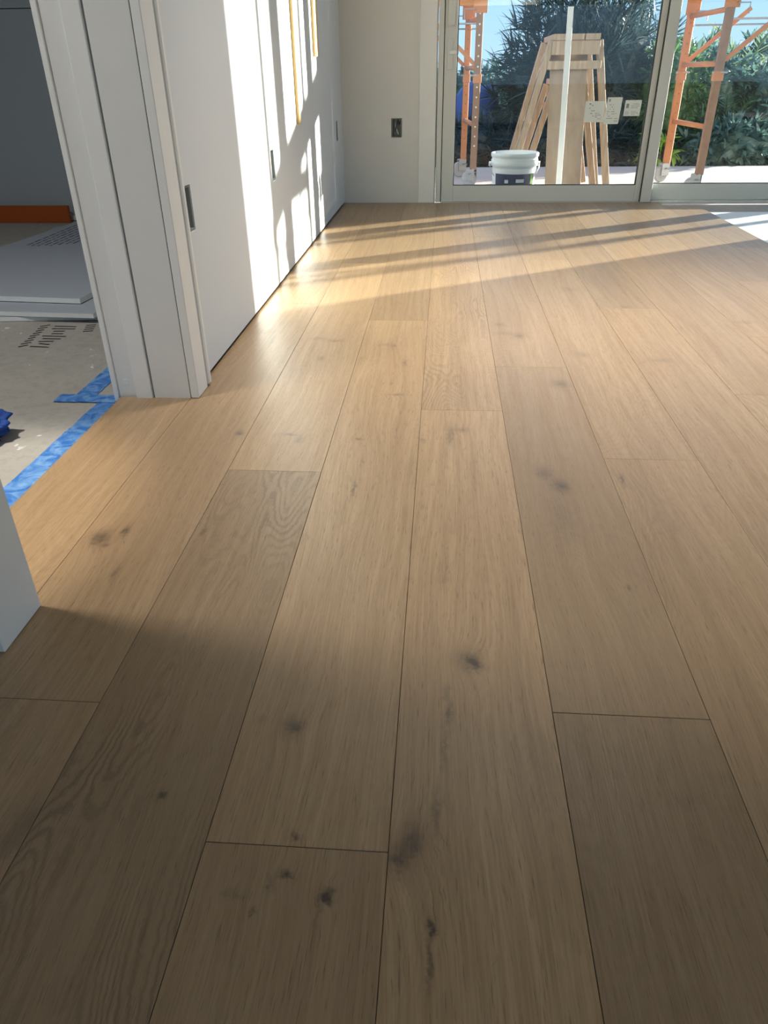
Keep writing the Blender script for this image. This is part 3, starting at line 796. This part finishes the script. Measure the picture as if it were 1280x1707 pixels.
sticker(1.021, 1.112, .458, .538, 'small white paper sticker on the glass closest to the mullion', lines(.1,.95,.1,.35,3,.8)+lines(.4,.9,.5,.85,3,.6)+[(.08,.25,.5,.78)], skew=.05)

# ------------------------------------------------------------------ garden
def blade(vs, fs, base, d, L, w, droop, r, seg=3):
    side = d.cross(Vector((0,0,1)))
    if side.length < .05: side = Vector((1,0,0))
    side.normalize()
    side = (Matrix.Rotation(r.uniform(-.9,.9), 3, d) @ side)
    p = base.copy(); n0 = len(vs); dd = d.copy()
    for k in range(seg+1):
        f = k/seg
        ww = w*(.55+.9*f)*(1-f)*1.5 + w*.06 if k else w*.6
        vs.append(tuple(p - side*ww/2)); vs.append(tuple(p + side*ww/2))
        dd = (dd + Vector((0,0,-droop))).normalized()
        p = p + dd*(L/seg)
    for k in range(seg): fs.append((n0+2*k, n0+2*k+1, n0+2*k+3, n0+2*k+2))

def bush(name, label, cat, c, rad, n_tufts, per, L, w, mat, droop, seed, stem=True, core=.72, group='plants beyond the porch'):
    r = random.Random(seed)
    root = empty(name, (c[0], c[1], -.30)); tag(root, label, cat, group)
    vs, fs = [], []
    C = Vector(c)
    for _ in range(n_tufts):
        while True:
            q_ = Vector((r.uniform(-1,1), r.uniform(-1,1), r.uniform(-1,1)))
            if .25 < q_.length < 1: break
        qn = q_.normalized()*(r.uniform(.6, .98))
        b = C + Vector((qn.x*rad[0], qn.y*rad[1], qn.z*rad[2]))
        if b.z < -.28: continue
        out = Vector((qn.x, qn.y, qn.z+.25)).normalized()
        for _ in range(per):
            d = (out + Vector((r.gauss(0,.55), r.gauss(0,.55), r.gauss(0,.55)))).normalized()
            blade(vs, fs, b, d, L*r.uniform(.6, 1.2), w*r.uniform(.7, 1.2), droop*r.uniform(.4, 1.5), r)
    mb = MB(); mb.v = vs; mb.f = fs
    me = bpy.data.meshes.new('foliage'); me.from_pydata(vs, [], fs); me.materials.append(M[mat])
    o = bpy.data.objects.new('foliage', me); col.objects.link(o); o['kind'] = 'stuff'; link_to(o, root)
    if core:
        bm = bmesh.new(); bmesh.ops.create_icosphere(bm, subdivisions=4, radius=1.0)
        for v in bm.verts:
            k = core*(1+.25*noise.noise(v.co*2.5+Vector((seed,0,0))))
            v.co = Vector((v.co.x*rad[0]*k, v.co.y*rad[1]*k, v.co.z*rad[2]*k))+C
            v.co.z = max(v.co.z, -.31)
        me = bpy.data.meshes.new('inner_foliage'); bm.to_mesh(me); bm.free(); me.materials.append(M[mat])
        link_to(bpy.data.objects.new('inner_foliage', me), root); col.objects.link(root.children[-1])
    if stem:
        st = MB()
        for k in range(5):
            a = r.uniform(0, 6.28)
            st.tube([(c[0]+.1*math.cos(a), c[1]+.1*math.sin(a), -.32), (c[0]+rad[0]*.4*math.cos(a), c[1]+rad[1]*.4*math.sin(a), c[2])], [.03, .015], 7)
        link_to(st.build('stems', M['bark']), root)
    return root
bush('spiky_shrub', 'big dark spiky shrub with long blade leaves beyond the sawhorses', 'shrub', (1.50, 9.35, .42), (1.00, .9, 1.10), 620, 11, .30, .022, 'leaf_dark', .12, 1)
bush('leafy_shrub', 'green leafy shrub filling the gap beside the big spiky shrub', 'shrub', (2.28, 8.75, .35), (.42, .45, .62), 260, 9, .12, .040, 'leaf_green', .25, 2)
bush('broadleaf_shrub', 'blue-green broad-leaved shrub behind the left post of the right scaffold', 'shrub', (2.75, 9.3, .30), (.55, .5, .62), 260, 9, .15, .050, 'leaf_blue', .25, 3)
bush('hedge_shrub', 'shaded blue-green hedge shrub behind the right post of the right scaffold', 'shrub', (3.55, 9.2, .22), (.62, .5, .66), 300, 9, .13, .042, 'leaf_blue', .25, 4)
bush('low_shrub', 'low dark shrub at the deck edge below the big spiky shrub', 'shrub', (1.15, 8.35, -.05), (.75, .3, .36), 240, 10, .22, .018, 'leaf_dark', .15, 5)
bush('dark_shrub', 'dark low shrub at the deck edge behind the paint bucket', 'shrub', (.35, 8.6, -.02), (.55, .35, .30), 200, 10, .20, .018, 'leaf_dark', .15, 6)
bush('lime_plant', 'bright lime green plant at the deck edge near the mullion', 'plant', (2.12, 8.15, -.02), (.13, .14, .22), 30, 7, .16, .045, 'leaf_lime', .35, 7, core=0)
bush('deck_shrub', 'mixed green shrub growing low along the deck edge under the palms', 'shrub', (2.85, 8.35, -.05), (.62, .28, .34), 220, 9, .13, .038, 'leaf_blue', .25, 8)
bush('distant_tree', 'distant hazy olive tree beyond the blue tarpaulin', 'tree', (.45, 14.5, .05), (1.3, .8, .80), 300, 9, .22, .07, 'leaf_blue', .2, 9, group='trees far behind')
bush('distant_hedge', 'distant dark hedge tree rising behind the palms', 'tree', (4.9, 13.5, .20), (1.6, .9, .90), 320, 9, .22, .07, 'leaf_blue', .2, 10, group='trees far behind')  # haze put into the colour by the blue-green leaves
bush('far_tree', 'far tree standing behind the big spiky shrub', 'tree', (2.7, 16.5, .1), (1.3, .8, .9), 260, 9, .22, .07, 'leaf_blue', .2, 12, group='trees far behind')
bush('left_tree', 'far tree hidden behind the orange scaffold beside the latch', 'tree', (-2.3, 14.5, .1), (1.2, .8, .8), 260, 9, .22, .07, 'leaf_blue', .2, 13, group='trees far behind')

def palm(base, zc, nf, L, label, seed, mat='leaf_palm'):
    r = random.Random(seed)
    root = empty('palm', (base[0], base[1], -.30)); tag(root, label, 'palm', 'palms beyond the porch')
    link_to(MB().tube([(base[0], base[1], -.32), (base[0]+.03, base[1], zc*.5), (base[0], base[1], zc)], [.05, .04, .035], 10).build('trunk', M['bark'], smooth=True), root)
    for k in range(nf):
        a = 2*math.pi*k/nf + r.uniform(-.2,.2); el = r.uniform(.35, 1.25)
        d = Vector((math.cos(a)*math.cos(el), math.sin(a)*math.cos(el), math.sin(el)))
        vs, fs = [], []; p = Vector((base[0], base[1], zc)); n = 14; pts = []
        for i in range(n+1):
            pts.append(p.copy()); d = (d + Vector((0,0,-.07))).normalized(); p = p + d*(L/n)
        for i in range(2, n+1):
            dd = (pts[i]-pts[i-1]).normalized(); sd = dd.cross(Vector((0,0,1))).normalized()
            for s_ in (-1, 1):
                blade(vs, fs, pts[i], (dd*.8+sd*s_+Vector((0,0,.15))).normalized(), L*.34*(1-.5*abs(i/n-.45)), .018, .10, r, 2)
        mb = MB(); mb.v = vs; mb.f = fs; mb.tube(pts, [.008]*n+[.003], 5)
        link_to(mb.build('frond', M[mat]), root)
    return root
palm((2.62, 9.75), .55, 11, .62, 'palm with upright fronds seen between the right scaffold posts', 21)
palm((3.28, 9.7), .55, 13, .66, 'pale green palm catching light right of the right scaffold posts', 22)
palm((2.95, 8.95), .05, 10, .50, 'short palm with drooping fronds low behind the right scaffold', 23, 'leaf_green')

# blue tarpaulin bundle behind the left scaffold
bm = bmesh.new(); bmesh.ops.create_icosphere(bm, subdivisions=4, radius=1.0)
for v in bm.verts:
    k = 1 + .16*noise.noise(v.co*1.8) + .05*noise.noise(v.co*6)
    v.co = Vector((v.co.x*.36*k, v.co.y*.35*k, v.co.z*.46*k))
    v.co.z = max(v.co.z, -.42)
for f in bm.faces: f.smooth = True
me = bpy.data.meshes.new('tarpaulin_bundle'); bm.to_mesh(me); bm.free(); me.materials.append(M['tarp'])
o = bpy.data.objects.new('tarpaulin_bundle', me); col.objects.link(o); o.location = (.32, 9.6, .12)
tag(o, 'rounded bundle under a blue tarpaulin behind the left scaffold', 'tarpaulin')
